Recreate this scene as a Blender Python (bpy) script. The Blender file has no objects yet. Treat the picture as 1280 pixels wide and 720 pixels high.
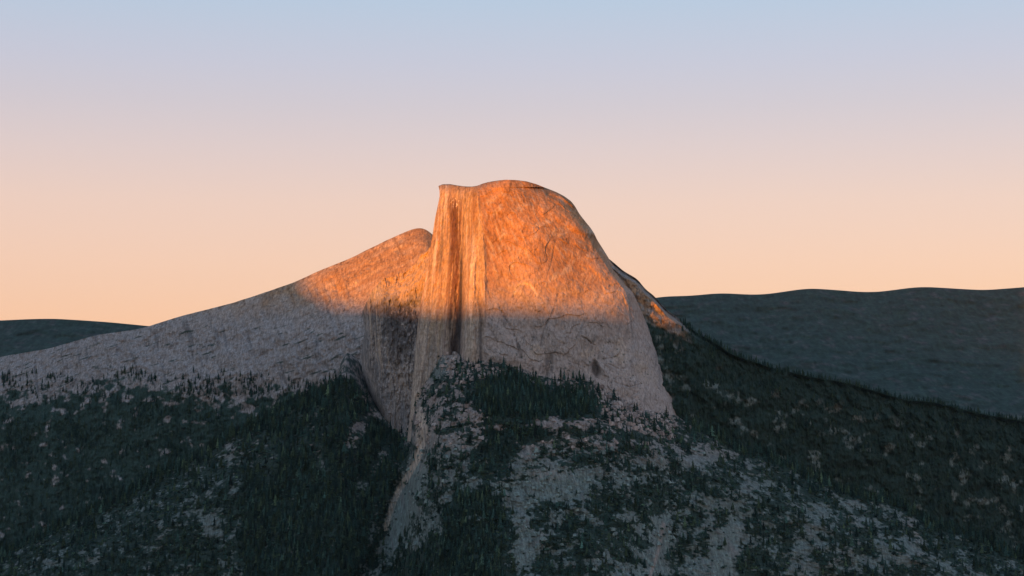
import bpy, math, random
import numpy as np
R = math.radians
rng = np.random.default_rng(7)
random.seed(7)
scene = bpy.context.scene
COL = scene.collection

# ------------------------------------------------------------------ camera
FPX = 1900.0                       # focal length in photo pixels (photo is 1280 wide); about 2 m per pixel at the dome
PITCH = math.atan(115.0 / FPX)
cd = bpy.data.cameras.new('camera')
cam = bpy.data.objects.new('camera', cd)
COL.objects.link(cam)
cam.location = (0, 0, 0)
cam.rotation_euler = (R(90) + PITCH, 0, 0)
cd.sensor_width = 36.0
cd.lens = FPX / 1280.0 * 36.0
cd.clip_start = 1.0
cd.clip_end = 120000.0
scene.camera = cam

# ------------------------------------------------------------------ sun and sky
SUN_EL = R(2.5)
SUN_AZ = R(33)                     # to the left of straight behind the camera
SD = np.array([-math.sin(SUN_AZ) * math.cos(SUN_EL), -math.cos(SUN_AZ) * math.cos(SUN_EL), math.sin(SUN_EL)])
ld = bpy.data.lights.new('sun', 'SUN')
ld.energy = 5.0
ld.color = (1.0, 0.325, 0.025)
ld.angle = R(0.55)
sun = bpy.data.objects.new('sun', ld)
COL.objects.link(sun)
import mathutils
sun.rotation_euler = mathutils.Vector(SD).to_track_quat('Z', 'Y').to_euler()

world = bpy.data.worlds.new('World')
scene.world = world
world.use_nodes = True
wn, wl = world.node_tree.nodes, world.node_tree.links
wn.clear()
out = wn.new('ShaderNodeOutputWorld')
add = wn.new('ShaderNodeAddShader')
b1 = wn.new('ShaderNodeBackground'); b1.inputs['Strength'].default_value = 0.03
b2 = wn.new('ShaderNodeBackground'); b2.inputs['Strength'].default_value = 0.75
sky = wn.new('ShaderNodeTexSky'); sky.sky_type = 'NISHITA'; sky.sun_disc = False
sky.sun_elevation = SUN_EL
sky.sun_rotation = math.atan2(SD[0], SD[1])
sky.altitude = 2200
tc = wn.new('ShaderNodeTexCoord')
sep = wn.new('ShaderNodeSeparateXYZ')
def lin(c):
    c = np.array(c, float) / 255.0
    return np.where(c <= 0.04045, c / 12.92, ((c + 0.055) / 1.055) ** 2.4)
def sky_ramp(stops):
    r = wn.new('ShaderNodeValToRGB'); el = r.color_ramp.elements
    while len(el) > 1: el.remove(el[-1])
    for i, (p, c) in enumerate(stops):
        e = el[0] if i == 0 else el.new(p)
        e.position = p; e.color = (*lin(c), 1)
    wl.new(sep.outputs['Z'], r.inputs[0])
    return r
# twilight arch opposite the sunset: peach at the horizon, lavender, then blue overhead (position = sine of the elevation)
east = sky_ramp([(0.0, (236, 176, 146)), (0.035, (239, 185, 157)), (0.075, (237, 191, 169)), (0.115, (230, 194, 180)), (0.150, (216, 193, 191)),
         (0.178, (203, 191, 198)), (0.205, (193, 191, 206)), (0.245, (178, 193, 213)), (0.40, (152, 174, 203)), (1.0, (112, 142, 180))])
# the sunset side behind the viewpoint
west = sky_ramp([(0.0, (250, 172, 108)), (0.06, (250, 190, 138)), (0.14, (232, 200, 178)), (0.30, (196, 196, 206)), (0.7, (142, 168, 198)), (1.0, (112, 142, 180))])
dt = wn.new('ShaderNodeVectorMath'); dt.operation = 'DOT_PRODUCT'
dt.inputs[1].default_value = tuple(SD)
wl.new(tc.outputs['Generated'], dt.inputs[0])
az = wn.new('ShaderNodeMapRange'); az.interpolation_type = 'SMOOTHSTEP'
az.inputs['From Min'].default_value = -0.3; az.inputs['From Max'].default_value = 0.8
wl.new(dt.outputs['Value'], az.inputs['Value'])
mixs = wn.new('ShaderNodeMix'); mixs.data_type = 'RGBA'
wl.new(az.outputs[0], mixs.inputs['Factor'])
wl.new(tc.outputs['Generated'], sep.inputs[0])
for k in mixs.inputs:
    if k.type == 'RGBA' and k.name == 'A': wl.new(east.outputs[0], k)
    if k.type == 'RGBA' and k.name == 'B': wl.new(west.outputs[0], k)
res = [k for k in mixs.outputs if k.type == 'RGBA'][0]
wl.new(sky.outputs[0], b1.inputs['Color'])
wl.new(res, b2.inputs['Color'])
wl.new(b1.outputs[0], add.inputs[0]); wl.new(b2.outputs[0], add.inputs[1])
wl.new(add.outputs[0], out.inputs['Surface'])

vs = scene.view_settings
vs.view_transform = 'Standard'; vs.look = 'None'; vs.gamma = 1.0; vs.use_curve_mapping = False
vs.exposure = 0.40
scene.render.engine = 'CYCLES'
scene.cycles.max_bounces = 5
scene.cycles.diffuse_bounces = 3

# ------------------------------------------------------------------ noise
_perm = np.random.default_rng(3).permutation(256)
_perm = np.concatenate([_perm, _perm, _perm])
_g = np.random.default_rng(5).normal(size=(256, 3)); _g /= np.linalg.norm(_g, axis=1)[:, None]
def perlin(x, y, z):
    x = np.asarray(x, float); y = np.asarray(y, float); z = np.asarray(z, float)
    x, y, z = np.broadcast_arrays(x, y, z)
    xi = np.floor(x).astype(int); yi = np.floor(y).astype(int); zi = np.floor(z).astype(int)
    xf, yf, zf = x - xi, y - yi, z - zi
    f = lambda t: t * t * t * (t * (t * 6 - 15) + 10)
    uu, vv, ww = f(xf), f(yf), f(zf)
    res = 0
    for dx in (0, 1):
        wx = uu if dx else 1 - uu
        a = _perm[(xi + dx) & 255]
        for dy in (0, 1):
            wy = vv if dy else 1 - vv
            b = _perm[a + ((yi + dy) & 255)]
            for dz in (0, 1):
                wz = ww if dz else 1 - ww
                g = _g[_perm[b + ((zi + dz) & 255)]]
                res = res + wx * wy * wz * (g[..., 0] * (xf - dx) + g[..., 1] * (yf - dy) + g[..., 2] * (zf - dz))
    return res * 1.55
def fbm(x, y, z, o=4, gain=0.5, lac=2.03):
    s = 0; a = 1; n = 0
    for i in range(o):
        s = s + a * perlin(x + 17.3 * i, y - 9.1 * i, z + 4.7 * i); n += a
        a *= gain; x = x * lac; y = y * lac; z = z * lac
    return s / n
def ridged(x, y, z, o=4):
    s = 0; a = 1; n = 0
    for i in range(o):
        s = s + a * (1 - 2 * np.abs(perlin(x + 7.7 * i, y + 3.1 * i, z - 5.3 * i))); n += a
        a *= 0.5; x = x * 2.07; y = y * 2.07; z = z * 2.07
    return s / n
def ss(a, b, x):
    t = np.clip((x - a) / (b - a), 0, 1)
    return t * t * (3 - 2 * t)
def itp(x, pts):
    p = np.array(pts, float)
    return np.interp(x, p[:, 0], p[:, 1])
def poly_d(u, v, pts):
    best = np.full(np.shape(u), 1e9)
    for (x0, y0), (x1, y1) in zip(pts[:-1], pts[1:]):
        dx, dy = x1 - x0, y1 - y0
        t = np.clip(((u - x0) * dx + (v - y0) * dy) / (dx * dx + dy * dy + 1e-9), 0, 1)
        best = np.minimum(best, np.hypot(u - x0 - t * dx, v - y0 - t * dy))
    return best
def ell(u, v, cx, cy, rx, ry, ang=0.0, soft=0.5):
    a = R(ang); c, s = math.cos(a), math.sin(a)
    x = (u - cx) * c - (v - cy) * s
    y = (u - cx) * s + (v - cy) * c
    d = np.sqrt((x / rx) ** 2 + (y / ry) ** 2)
    return 1 - ss(1 - soft, 1 + soft, d)
def inside(u, v, pts):
    r = np.zeros(np.shape(u), bool)
    n = len(pts)
    for i in range(n):
        x0, y0 = pts[i]; x1, y1 = pts[(i + 1) % n]
        c = ((y0 > v) != (y1 > v)) & (u < (x1 - x0) * (v - y0) / (y1 - y0 + 1e-12) + x0)
        r ^= c
    return r
def mix(a, b, t):
    a = np.asarray(a, float); b = np.asarray(b, float)
    return a + (b - a) * t[..., None]

# ------------------------------------------------------------------ a bearing (u, v) seen from the viewpoint, at distance Y -> point
def W(u, v, Y):
    cx = (u - 640.0) / FPX; cy = (360.0 - v) / FPX
    dy = math.cos(PITCH) - cy * math.sin(PITCH)
    dz = math.sin(PITCH) + cy * math.cos(PITCH)
    return np.stack([cx / dy * Y, Y + 0 * cx, dz / dy * Y], -1)

# ------------------------------------------------------------------ materials
def rock_material(name, bump=1.0, scale=0.20, rough=0.92):
    m = bpy.data.materials.new(name); m.use_nodes = True
    n, l = m.node_tree.nodes, m.node_tree.links
    p = n['Principled BSDF']; p.inputs['Roughness'].default_value = rough
    p.inputs['Specular IOR Level'].default_value = 0.15
    a = n.new('ShaderNodeAttribute'); a.attribute_name = 'col'
    g = n.new('ShaderNodeNewGeometry')
    mp = n.new('ShaderNodeMapping'); mp.inputs['Scale'].default_value = (1, 1, 0.45)
    l.new(g.outputs['Position'], mp.inputs[0])
    t = n.new('ShaderNodeTexNoise'); t.inputs['Scale'].default_value = scale; t.inputs['Detail'].default_value = 8; t.inputs['Roughness'].default_value = 0.75
    l.new(mp.outputs[0], t.inputs['Vector'])
    mr = n.new('ShaderNodeMapRange'); mr.inputs['From Min'].default_value = 0.3; mr.inputs['From Max'].default_value = 0.7
    mr.inputs['To Min'].default_value = 0.55; mr.inputs['To Max'].default_value = 1.45
    l.new(t.outputs['Fac'], mr.inputs['Value'])
    mx = n.new('ShaderNodeVectorMath'); mx.operation = 'SCALE'
    l.new(a.outputs['Color'], mx.inputs[0]); l.new(mr.outputs[0], mx.inputs['Scale'])
    # fine water streaks down the rock
    m2 = n.new('ShaderNodeMapping'); m2.inputs['Scale'].default_value = (1, 0.3, 0.10); m2.inputs['Rotation'].default_value = (0, R(9), 0)
    l.new(g.outputs['Position'], m2.inputs[0])
    t2 = n.new('ShaderNodeTexNoise'); t2.inputs['Scale'].default_value = scale * 1.1; t2.inputs['Detail'].default_value = 6; t2.inputs['Roughness'].default_value = 0.65
    l.new(m2.outputs[0], t2.inputs['Vector'])
    mr2 = n.new('ShaderNodeMapRange'); mr2.inputs['From Min'].default_value = 0.3; mr2.inputs['From Max'].default_value = 0.7
    mr2.inputs['To Min'].default_value = 0.60; mr2.inputs['To Max'].default_value = 1.40
    l.new(t2.outputs['Fac'], mr2.inputs['Value'])
    sm = n.new('ShaderNodeMix'); sm.data_type = 'FLOAT'
    l.new(a.outputs['Alpha'], sm.inputs[0]); sm.inputs[2].default_value = 1.0; l.new(mr2.outputs[0], sm.inputs[3])
    mx2 = n.new('ShaderNodeVectorMath'); mx2.operation = 'SCALE'
    l.new(mx.outputs[0], mx2.inputs[0]); l.new(sm.outputs[0], mx2.inputs['Scale'])
    l.new(mx2.outputs[0], p.inputs['Base Color'])
    ad = n.new('ShaderNodeMath'); ad.operation = 'ADD'
    l.new(t.outputs['Fac'], ad.inputs[0]); l.new(t2.outputs['Fac'], ad.inputs[1])
    b = n.new('ShaderNodeBump'); b.inputs['Strength'].default_value = 0.42; b.inputs['Distance'].default_value = 2.2 * bump
    l.new(ad.outputs[0], b.inputs['Height']); l.new(b.outputs[0], p.inputs['Normal'])
    return m
M_granite = rock_material('weathered_granite')
M_slab = rock_material('slab_granite', 0.9, 0.17)
M_far = rock_material('distant_slope', 1.5, 0.02)
def leaf_material(name):
    m = bpy.data.materials.new(name); m.use_nodes = True
    n, l = m.node_tree.nodes, m.node_tree.links
    p = n['Principled BSDF']; p.inputs['Roughness'].default_value = 0.8; p.inputs['Specular IOR Level'].default_value = 0.1
    a = n.new('ShaderNodeAttribute'); a.attribute_name = 'col'
    g = n.new('ShaderNodeNewGeometry')
    t = n.new('ShaderNodeTexNoise'); t.inputs['Scale'].default_value = 0.35; t.inputs['Detail'].default_value = 4
    l.new(g.outputs['Position'], t.inputs['Vector'])
    mr = n.new('ShaderNodeMapRange'); mr.inputs['From Min'].default_value = 0.3; mr.inputs['From Max'].default_value = 0.7
    mr.inputs['To Min'].default_value = 0.6; mr.inputs['To Max'].default_value = 1.4
    l.new(t.outputs['Fac'], mr.inputs['Value'])
    mx = n.new('ShaderNodeVectorMath'); mx.operation = 'SCALE'
    l.new(a.outputs['Color'], mx.inputs[0]); l.new(mr.outputs[0], mx.inputs['Scale'])
    l.new(mx.outputs[0], p.inputs['Base Color'])
    return m
M_leaf = leaf_material('conifer_foliage')
M_bark = leaf_material('conifer_bark')

# ------------------------------------------------------------------ mesh helpers
def make_mesh(name, V, F, col=None, mat=None, smooth=True):
    V = np.ascontiguousarray(V, np.float32); F = np.ascontiguousarray(F, np.int32)
    k = F.shape[1]
    me = bpy.data.meshes.new(name)
    me.vertices.add(len(V)); me.vertices.foreach_set('co', V.ravel())
    me.loops.add(F.size); me.loops.foreach_set('vertex_index', F.ravel())
    me.polygons.add(len(F))
    me.polygons.foreach_set('loop_start', np.arange(0, F.size, k, dtype=np.int32))
    me.polygons.foreach_set('loop_total', np.full(len(F), k, np.int32))
    me.polygons.foreach_set('use_smooth', np.full(len(F), smooth, bool))
    if col is not None:
        at = me.attributes.new('col', 'FLOAT_COLOR', 'POINT')
        c = np.ones((len(V), 4), np.float32); c[:, :3] = col[:, :3]
        if col.shape[1] == 4: c[:, 3] = col[:, 3]
        at.data.foreach_set('color', c.ravel())
    me.update(calc_edges=True); me.validate()
    if mat: me.materials.append(mat)
    return me
def link(name, me, parent=None):
    o = bpy.data.objects.new(name, me); COL.objects.link(o)
    if parent: o.parent = parent
    return o
def structure(o, label=None):
    o['kind'] = 'structure'
    return o
def grid_faces(nr, nc, off=0):
    i = np.arange(nr - 1)[:, None] * nc + np.arange(nc - 1)[None, :] + off
    return np.stack([i, i + nc, i + nc + 1, i + 1], -1).reshape(-1, 4)
def sample(pts, n):
    p = np.array(pts, float)
    d = np.concatenate([[0], np.cumsum(np.hypot(*np.diff(p, axis=0).T))]); d /= d[-1]
    t = np.linspace(0, 1, n)
    # smooth (Catmull-like) resample: linear, then light averaging
    x = np.interp(t, d, p[:, 0]); y = np.interp(t, d, p[:, 1])
    w = max(1, n // 60)
    ker = np.hanning(2 * w + 1); ker /= ker.sum()
    def sm(a):
        b = np.convolve(np.pad(a, w, mode='edge'), ker, 'valid'); b[0] = a[0]; b[-1] = a[-1]; return b
    return np.stack([sm(x), sm(y)], -1)
def coons(top, bottom, left, right, nc, nr):
    T, B, L, Rr = sample(top, nc), sample(bottom, nc), sample(left, nr), sample(right, nr)
    s = np.linspace(0, 1, nc)[None, :, None]; t = np.linspace(0, 1, nr)[:, None, None]
    P = (1 - t) * T[None] + t * B[None] + (1 - s) * L[:, None] + s * Rr[:, None] \
        - ((1 - s) * (1 - t) * T[0] + s * (1 - t) * T[-1] + (1 - s) * t * B[0] + s * t * B[-1])
    return P[..., 0], P[..., 1], s[..., 0] + 0 * t[..., 0], t[..., 0] + 0 * s[..., 0]
def close_body(P, col, depth, nback=40):
    """give a front surface (grid of points) its thickness: a coarse rounded back joined along the whole border"""
    nr, nc = P.shape[:2]
    V = P.reshape(-1, 3); F = grid_faces(nr, nc)
    # border loop
    loop = np.concatenate([np.arange(nc), np.arange(1, nr) * nc + nc - 1, (nr - 1) * nc + np.arange(nc - 2, -1, -1), np.arange(nr - 2, 0, -1) * nc])
    bp = V[loop]; ctr = bp.mean(0); ctr[1] = bp[:, 1].max()
    nch = col.shape[-1]; rings = [V]; cols = [col.reshape(-1, nch)]; faces = [F]
    prev = loop; base = len(V); m = len(loop)
    for k in range(1, 9):
        a = k / 8 * math.pi / 2
        q = bp * 1.0
        sc = math.cos(a) * 0.97 + 0.0
        q[:, 0] = ctr[0] + (bp[:, 0] - ctr[0]) * max(sc, 0.02)
        q[:, 2] = bp[:, 2].min() + (bp[:, 2] - bp[:, 2].min()) * max(sc, 0.02)
        q[:, 1] = bp[:, 1] * (1 - k / 8) + (ctr[1]) * (k / 8) + depth * math.sin(a)
        rings.append(q); cols.append(col.reshape(-1, nch)[loop] * 0 + np.array([0.3, 0.26, 0.23, 0.3])[:nch])
        cur = base + np.arange(m)
        faces.append(np.stack([prev, np.roll(prev, -1), np.roll(cur, -1), cur], -1))
        prev = cur; base += m
    return np.concatenate(rings), np.concatenate(faces), np.concatenate(cols)

# ------------------------------------------------------------------ albedos
GRAN = np.array([0.405, 0.360, 0.330]); PALE = np.array([0.58, 0.47, 0.37]); BROWN = np.array([0.330, 0.190, 0.100])
GREY = np.array([0.285, 0.275, 0.272]); DARK = np.array([0.085, 0.078, 0.076]); TEAL = np.array([0.145, 0.188, 0.174])
BRUSH = np.array([0.028, 0.050, 0.040]); PINK = np.array([0.40, 0.325, 0.285])

# ================================================================== ground sheet
gs = 60000.0
n = 40
gx, gy = np.meshgrid(np.linspace(-gs, gs, n), np.linspace(-gs, gs, n))
gz = -900 + 20 * fbm(gx / 9000, gy / 9000, 0 * gx, 3)
structure(link('ground', make_mesh('ground', np.stack([gx, gy, gz], -1).reshape(-1, 3), grid_faces(n, n), np.tile(BRUSH * 1.2, (n * n, 1)), M_far)))

# ================================================================== unseen ridge added west of the viewpoint, crest shaped to shade valley and far ridge
Dv = -np.array([SD[0], SD[1]]) / math.hypot(SD[0], SD[1]); Pv = np.array([Dv[1], -Dv[0]])
def H(l):
    return itp(l, [(-17000, 2300), (-6000, 2250), (-4300, 2250), (-4070, 1980), (-3750, 1430), (-3490, 950), (-3330, 700), (-3150, 622), (-3089, 612), (-2750, 578), (-2450, 540), (-2250, 522), (-2000, 526), (-1500, 520), (0, 600), (3000, 500)])
nl, nd = 500, 25
ll, dd = np.meshgrid(np.linspace(-17000, 3000, nl), np.linspace(-1, 1, nd))
zz = -900 + (H(ll) + 9 + 900 + 12 * fbm(ll / 150, 0 * ll, 0 * ll + 3, 4)) * (1 - np.abs(dd)) ** 0.9
dist = -4884 + dd * 1400
xx = Dv[0] * dist + Pv[0] * ll; yy = Dv[1] * dist + Pv[1] * ll
structure(link('western_shade_ridge', make_mesh('western_shade_ridge', np.stack([xx, yy, zz], -1).reshape(-1, 3), grid_faces(nd, nl), np.tile(BRUSH * 2, (nl * nd, 1)), M_far)))

def jag(pts, amp, seed, step=3.0):
    p = sample(pts, int(abs(pts[-1][0] - pts[0][0]) / step) * 2)
    nn = amp * (fbm(p[:, 0] / 9, 0 * p[:, 0] + seed, 0 * p[:, 0], 5) - 0.0)
    p[:, 1] += nn
    return [tuple(x) for x in p]
# ================================================================== far ridge
def relief_ridge(name, top, vbot, Yfun, colfun, nc, nr, mat, disp, back=900):
    T = sample(top, nc)
    t = np.linspace(0, 1, nr)[:, None] ** 1.15
    u = T[None, :, 0] + 0 * t
    vt = T[None, :, 1] + 0 * t
    v = vt + (vbot - vt) * t
    Y = Yfun(u, v, v - vt)
    P = W(u, v, Y)
    q = P / 2.0
    Y = Y + disp(q, u, v, v - vt)
    P = W(u, v, Y)
    col = colfun(q, u, v, v - vt)
    # back slope
    nb = 12
    tb = np.linspace(1, 1 / nb, nb)[:, None, None]
    B = np.repeat(P[:1], nb, 0).copy()
    B[..., 1] += back * tb[..., 0]
    B[..., 2] -= back * 0.75 * tb[..., 0] ** 1.4
    B[..., 0] += (P[:1, :, 0] / P[:1, :, 1]) * back * tb[..., 0]
    A = np.concatenate([B, P], 0)
    C = np.concatenate([np.repeat(col[:1], nb, 0), col], 0)
    o = structure(link(name, make_mesh(name, A.reshape(-1, 3), grid_faces(nr + nb, nc), C.reshape(-1, 3), mat)))
    return P, u, v, v - vt

far_top = [(-80, 404), (60, 398), (130, 402), (230, 412), (330, 405), (450, 395), (600, 385), (760, 379), (815, 373), (828, 371), (836, 369.5), (850, 371), (900, 366), (950, 369), (1010, 360), (1090, 366), (1150, 358), (1230, 363), (1360, 352)]
relief_ridge('far_ridge', jag(far_top, 1.8, 14, 2.0), 520, lambda u, v, d: 15500 - d * 20 + (640 - u) * 0.3,
             lambda q, u, v, d: mix(BRUSH * 1.1, GREY * 0.28, ss(0.05, 0.6, fbm(q[..., 0] / 60, q[..., 1] / 60, q[..., 2] / 40, 4))),
             900, 120, M_far, lambda q, u, v, d: 160 * fbm(q[..., 0] / 160, q[..., 1] / 160, q[..., 2] / 90, 5) * ss(0, 14, d))

# ================================================================== left ridge (smooth pale slab)
def lcol(q, u, v, d):
    X, Yw, Z = q[..., 0], q[..., 1], q[..., 2]
    st = fbm((X * 0.8 + Z * 0.55) / 60, (Z - X * 0.55) / 9, Yw / 300, 5)           # streaks run down to the left
    n1 = fbm(X / 30, Z / 22, Yw / 60, 5)
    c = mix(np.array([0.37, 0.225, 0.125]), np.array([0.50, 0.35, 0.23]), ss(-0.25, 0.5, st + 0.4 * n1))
    c = mix(c, GRAN * 1.02, ss(345, 415, v + 30 * n1) * 0.85)  # sunlit orange above, shaded grey below, painted into the slab colour
    c = mix(c, BROWN, ss(0.12, 0.6, fbm((X + Z * .6) / 45, (Z - X * .5) / 6, Yw / 200 + 9, 5)) * 0.75)
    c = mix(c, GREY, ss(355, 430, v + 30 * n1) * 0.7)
    jl = np.abs(fbm((X + 0.9 * Z) / 70, (Z - 0.45 * X) / 16, Yw / 200 + 2, 4)); c = mix(c, BROWN * 0.5, (1 - ss(0, 0.03, jl)) * 0.6)
    c = mix(c, GRAN * 0.62, ss(0.1, 0.4, fbm(X / 9, Z / 6, Yw / 20 + 8, 4)) * 0.6)
    ws = fbm((X * 0.9 + Z * 0.45) / 9, (Z * 0.9 - X * 0.45) / 70, Yw / 200 + 6, 5)
    c = mix(c, GREY * 0.55, ss(0.08, 0.42, ws) * ss(372, 400, v) * 0.75)
    c = mix(c, BROWN * 0.75, ss(0.10, 0.45, ws) * (1 - ss(372, 400, v)) * 0.6)
    lg = fbm((X + 0.5 * Z) / 34, (Z - 0.35 * X) / 5, Yw / 60 + 16, 4)
    c = mix(c, BRUSH * 1.2, ss(0.28, 0.38, lg) * ss(385, 420, v) * 0.9)
    crest = np.exp(-(d / 5.0)) * ss(-0.1, 0.35, fbm(X / 7, Z / 7, Yw / 30, 3))
    c = mix(c, BROWN * 0.45, crest * 0.85)
    crag = ss(500, 532, u + 5 * n1) * (1 - ss(8, 22, d + 6 * n1))
    c = mix(c, BROWN, crag * 0.85)
    veg = ss(0.0, 0.25, fbm(X / 20, Z / 15, Yw / 40 + 3, 5) + ss(440, 530, v + 26 * fbm(u / 60, v / 60, 0 * u + 4, 3)) * 0.9 - 0.45)
    veg = np.maximum(veg * (1 - ss(410, 436, u)), 0) * ss(6, 40, d + 10 * n1)
    c = mix(c, BRUSH * 1.3, veg)
    return c
def ldisp(q, u, v, d):
    X, Yw, Z = q[..., 0], q[..., 1], q[..., 2]
    st = fbm((X * 0.8 + Z * 0.55) / 80, (Z - X * 0.55) / 14, Yw / 300, 5)
    gl = fbm((X * 0.9 + Z * 0.45) / 20, (Z * 0.9 - X * 0.45) / 130, Yw / 300 + 3, 4) * ss(4, 30, d) * (1 - ss(425, 460, u))
    return -30 * gl + ss(0, 8, d) * (26 * fbm(X / 90, Z / 90, Yw / 90, 3) - 9 * st - 14 * ridged(X / 26, Z / 18, Yw / 60, 4) * ss(395, 420, v)) + ss(0, 3, d) * 4 * fbm(X / 6, Z / 4, Yw / 9, 4)
ltop = [(-80, 470), (0, 446), (60, 436), (120, 419), (175, 411), (230, 394), (290, 379), (330, 366), (370, 352), (400, 338), (420, 330), (438, 323), (455, 314), (475, 304.5), (492, 296.5), (505, 290.5), (515, 286.5), (523, 284.3), (529, 284.5), (534, 287), (540, 292), (547, 300), (575, 330)]
LP, Lu, Lv, Ld = relief_ridge('left_ridge', jag(ltop, 1.3, 2), 800, lambda u, v, d: 4900 + 0.9 * (525 - u) - 2.9 * np.minimum(d, 90) - 1.6 * np.maximum(d - 90, 0) + 22 * np.exp(-d / 8), lcol, 1100, 420, M_slab, ldisp)

# ================================================================== right ridge (rocky crest, lit patch, wooded flank)
rtop = [(735, 300), (760, 322), (777, 337), (785, 342), (790, 345), (796, 348.5), (800, 352), (804, 358), (808, 363), (811, 366), (815, 366.5), (818, 370), (822, 375), (828, 382), (834, 388), (841, 393), (852, 401), (865, 412), (885, 424), (915, 441), (950, 452), (1000, 470), (1060, 481), (1120, 497), (1200, 512), (1370, 545)]
def rY(u, v, d):
    crest = 110 * (1 - ss(2, 8, d))
    return 3912 + 1.3 * np.maximum(u - 860, 0) - 0.9 * np.minimum(d, 30) - 0.35 * np.clip(d - 30, 0, 110) - 1.0 * np.maximum(d - 140, 0) + crest * (1 - ss(850, 900, u))
def rcol(q, u, v, d):
    X, Yw, Z = q[..., 0], q[..., 1], q[..., 2]
    n1 = fbm(X / 11, Z / 9, Yw / 18, 5)
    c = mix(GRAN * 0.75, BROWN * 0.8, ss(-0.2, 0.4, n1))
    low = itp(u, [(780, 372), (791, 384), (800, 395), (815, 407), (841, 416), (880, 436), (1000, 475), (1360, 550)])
    c = mix(c, np.array([0.42, 0.26, 0.15]), ss(5, 10, d) * (1 - ss(-3, 3, v - low)) * ss(-0.3, 0.3, n1) * (1 - ss(842, 862, u)))  # lit patch: sunlight painted as a brighter, warmer rock colour
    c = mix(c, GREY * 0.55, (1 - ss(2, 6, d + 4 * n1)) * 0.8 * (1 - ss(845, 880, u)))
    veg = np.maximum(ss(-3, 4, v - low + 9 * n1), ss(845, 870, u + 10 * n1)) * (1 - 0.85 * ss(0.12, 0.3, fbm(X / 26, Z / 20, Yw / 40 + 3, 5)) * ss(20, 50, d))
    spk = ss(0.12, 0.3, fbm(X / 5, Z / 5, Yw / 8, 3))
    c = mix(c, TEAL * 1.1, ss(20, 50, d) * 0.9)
    c = mix(c, BRUSH, np.maximum(veg, spk * 0.7 * ss(840, 900, u)))
    c = mix(c, BRUSH, spk * 0.5)
    return c
def rdisp(q, u, v, d):
    X, Yw, Z = q[..., 0], q[..., 1], q[..., 2]
    return ss(0, 5, d) * (30 * ridged(X / 40, Z / 40, Yw / 40, 4) + 10 * fbm(X / 8, Z / 8, Yw / 8, 4))
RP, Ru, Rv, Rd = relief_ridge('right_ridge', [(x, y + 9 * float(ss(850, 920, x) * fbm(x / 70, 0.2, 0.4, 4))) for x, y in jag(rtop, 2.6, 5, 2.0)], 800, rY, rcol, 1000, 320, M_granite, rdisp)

# ================================================================== buttress cliff left of the face
b_top = [(452, 392), (458, 378), (464, 368), (470, 359), (475, 351), (478, 348.5), (483, 347), (490, 346.5), (497, 344), (505, 341), (512, 336), (518, 331), (524, 324), (530, 318), (536, 311), (545, 300), (575, 300)]
b_left = [(452, 392), (456, 410), (454, 426), (451, 445), (453, 465), (458, 482), (466, 506), (475, 524), (485, 545), (490, 590)]
b_bot = [(490, 590), (575, 600)]
b_right = [(575, 300), (575, 600)]
u, v, s, t = coons(jag(b_top, 5.0, 21, 1.0), b_bot, b_left, b_right, 420, 640)
Y = 4055 + 2.9 * np.maximum(530 - u, -3)
vt = itp(u, b_top)
d = v - vt
Y = Y + 85 * (1 - ss(0, 30, d)) * ss(462, 500, u) - 0.22 * np.maximum(d, 0) + 200 * (1 - np.sqrt(np.clip(1 - (1 - np.clip(s / 0.14, 0, 1)) ** 2, 0, 1)))
q = W(u, v, Y) / 2.0
X, Yw, Z = q[..., 0], q[..., 1], q[..., 2]
wx = X + 0.10 * Z + 5 * fbm(X / 40, Z / 60, Yw / 90, 3)
flute = fbm(wx / 7, Z / 90, Yw / 60, 5)
crag = ridged(X / 16, Z / 22, Yw / 20, 5)
edge = ss(0, 0.03, s)
Y = Y - edge * (16 * flute + 16 * crag * ss(466, 496, u) + 7 * fbm(X / 5, Z / 6, Yw / 6, 4))
P = W(u, v, Y)
n1 = fbm(X / 20, Z / 30, Yw / 40, 5); n2 = fbm(X / 5, Z / 6, Yw / 9, 4)
c = mix(GRAN * 0.92, GREY * 0.72, ss(-0.2, 0.3, n1))
c = mix(c, DARK * 1.3, ss(0.0, 0.42, n2 + 0.5 * flute + 0.45 * ell(u, v, 500, 410, 24, 40)) * ss(368, 388, v + 12 * n1) * 0.85)
c = mix(c, DARK * 1.3, ss(0.15, 0.45, n2) * 0.7)
c0_ = c
c = mix(c, PALE * 0.78, ss(-0.15, 0.35, fbm(wx / 3.4, Z / 80, Yw / 60 + 5, 4)) * np.maximum(ell(u, v, 470, 425, 15, 90, 6), 0.75 * ell(u, v, 505, 500, 26, 50)) * 0.9)
c = mix(c, np.array([0.56, 0.37, 0.18]), (1 - ss(352, 384, v + 10 * n1)) * ss(472, 482, u) * ss(-0.5, 0.2, n2 + 0.2) * 0.85)  # golden crest: sun glow painted into the rock colour
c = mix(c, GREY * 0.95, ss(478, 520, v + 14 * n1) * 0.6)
c = mix(c, PALE * 0.8, np.exp(-(poly_d(u, v, [(517, 470), (518, 500), (520, 540), (523, 570)]) / 3.5) ** 2) * 0.75)
c = mix(c, PALE * 0.8, np.exp(-((poly_d(u, v, [(466, 508), (475, 520), (487, 533), (500, 545)]) - 1) / 3.0) ** 2) * 0.7)
V, F, C = close_body(P, c, 300)
structure(link('buttress_cliff', make_mesh('buttress_cliff', V, F, C, M_granite)))

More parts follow.
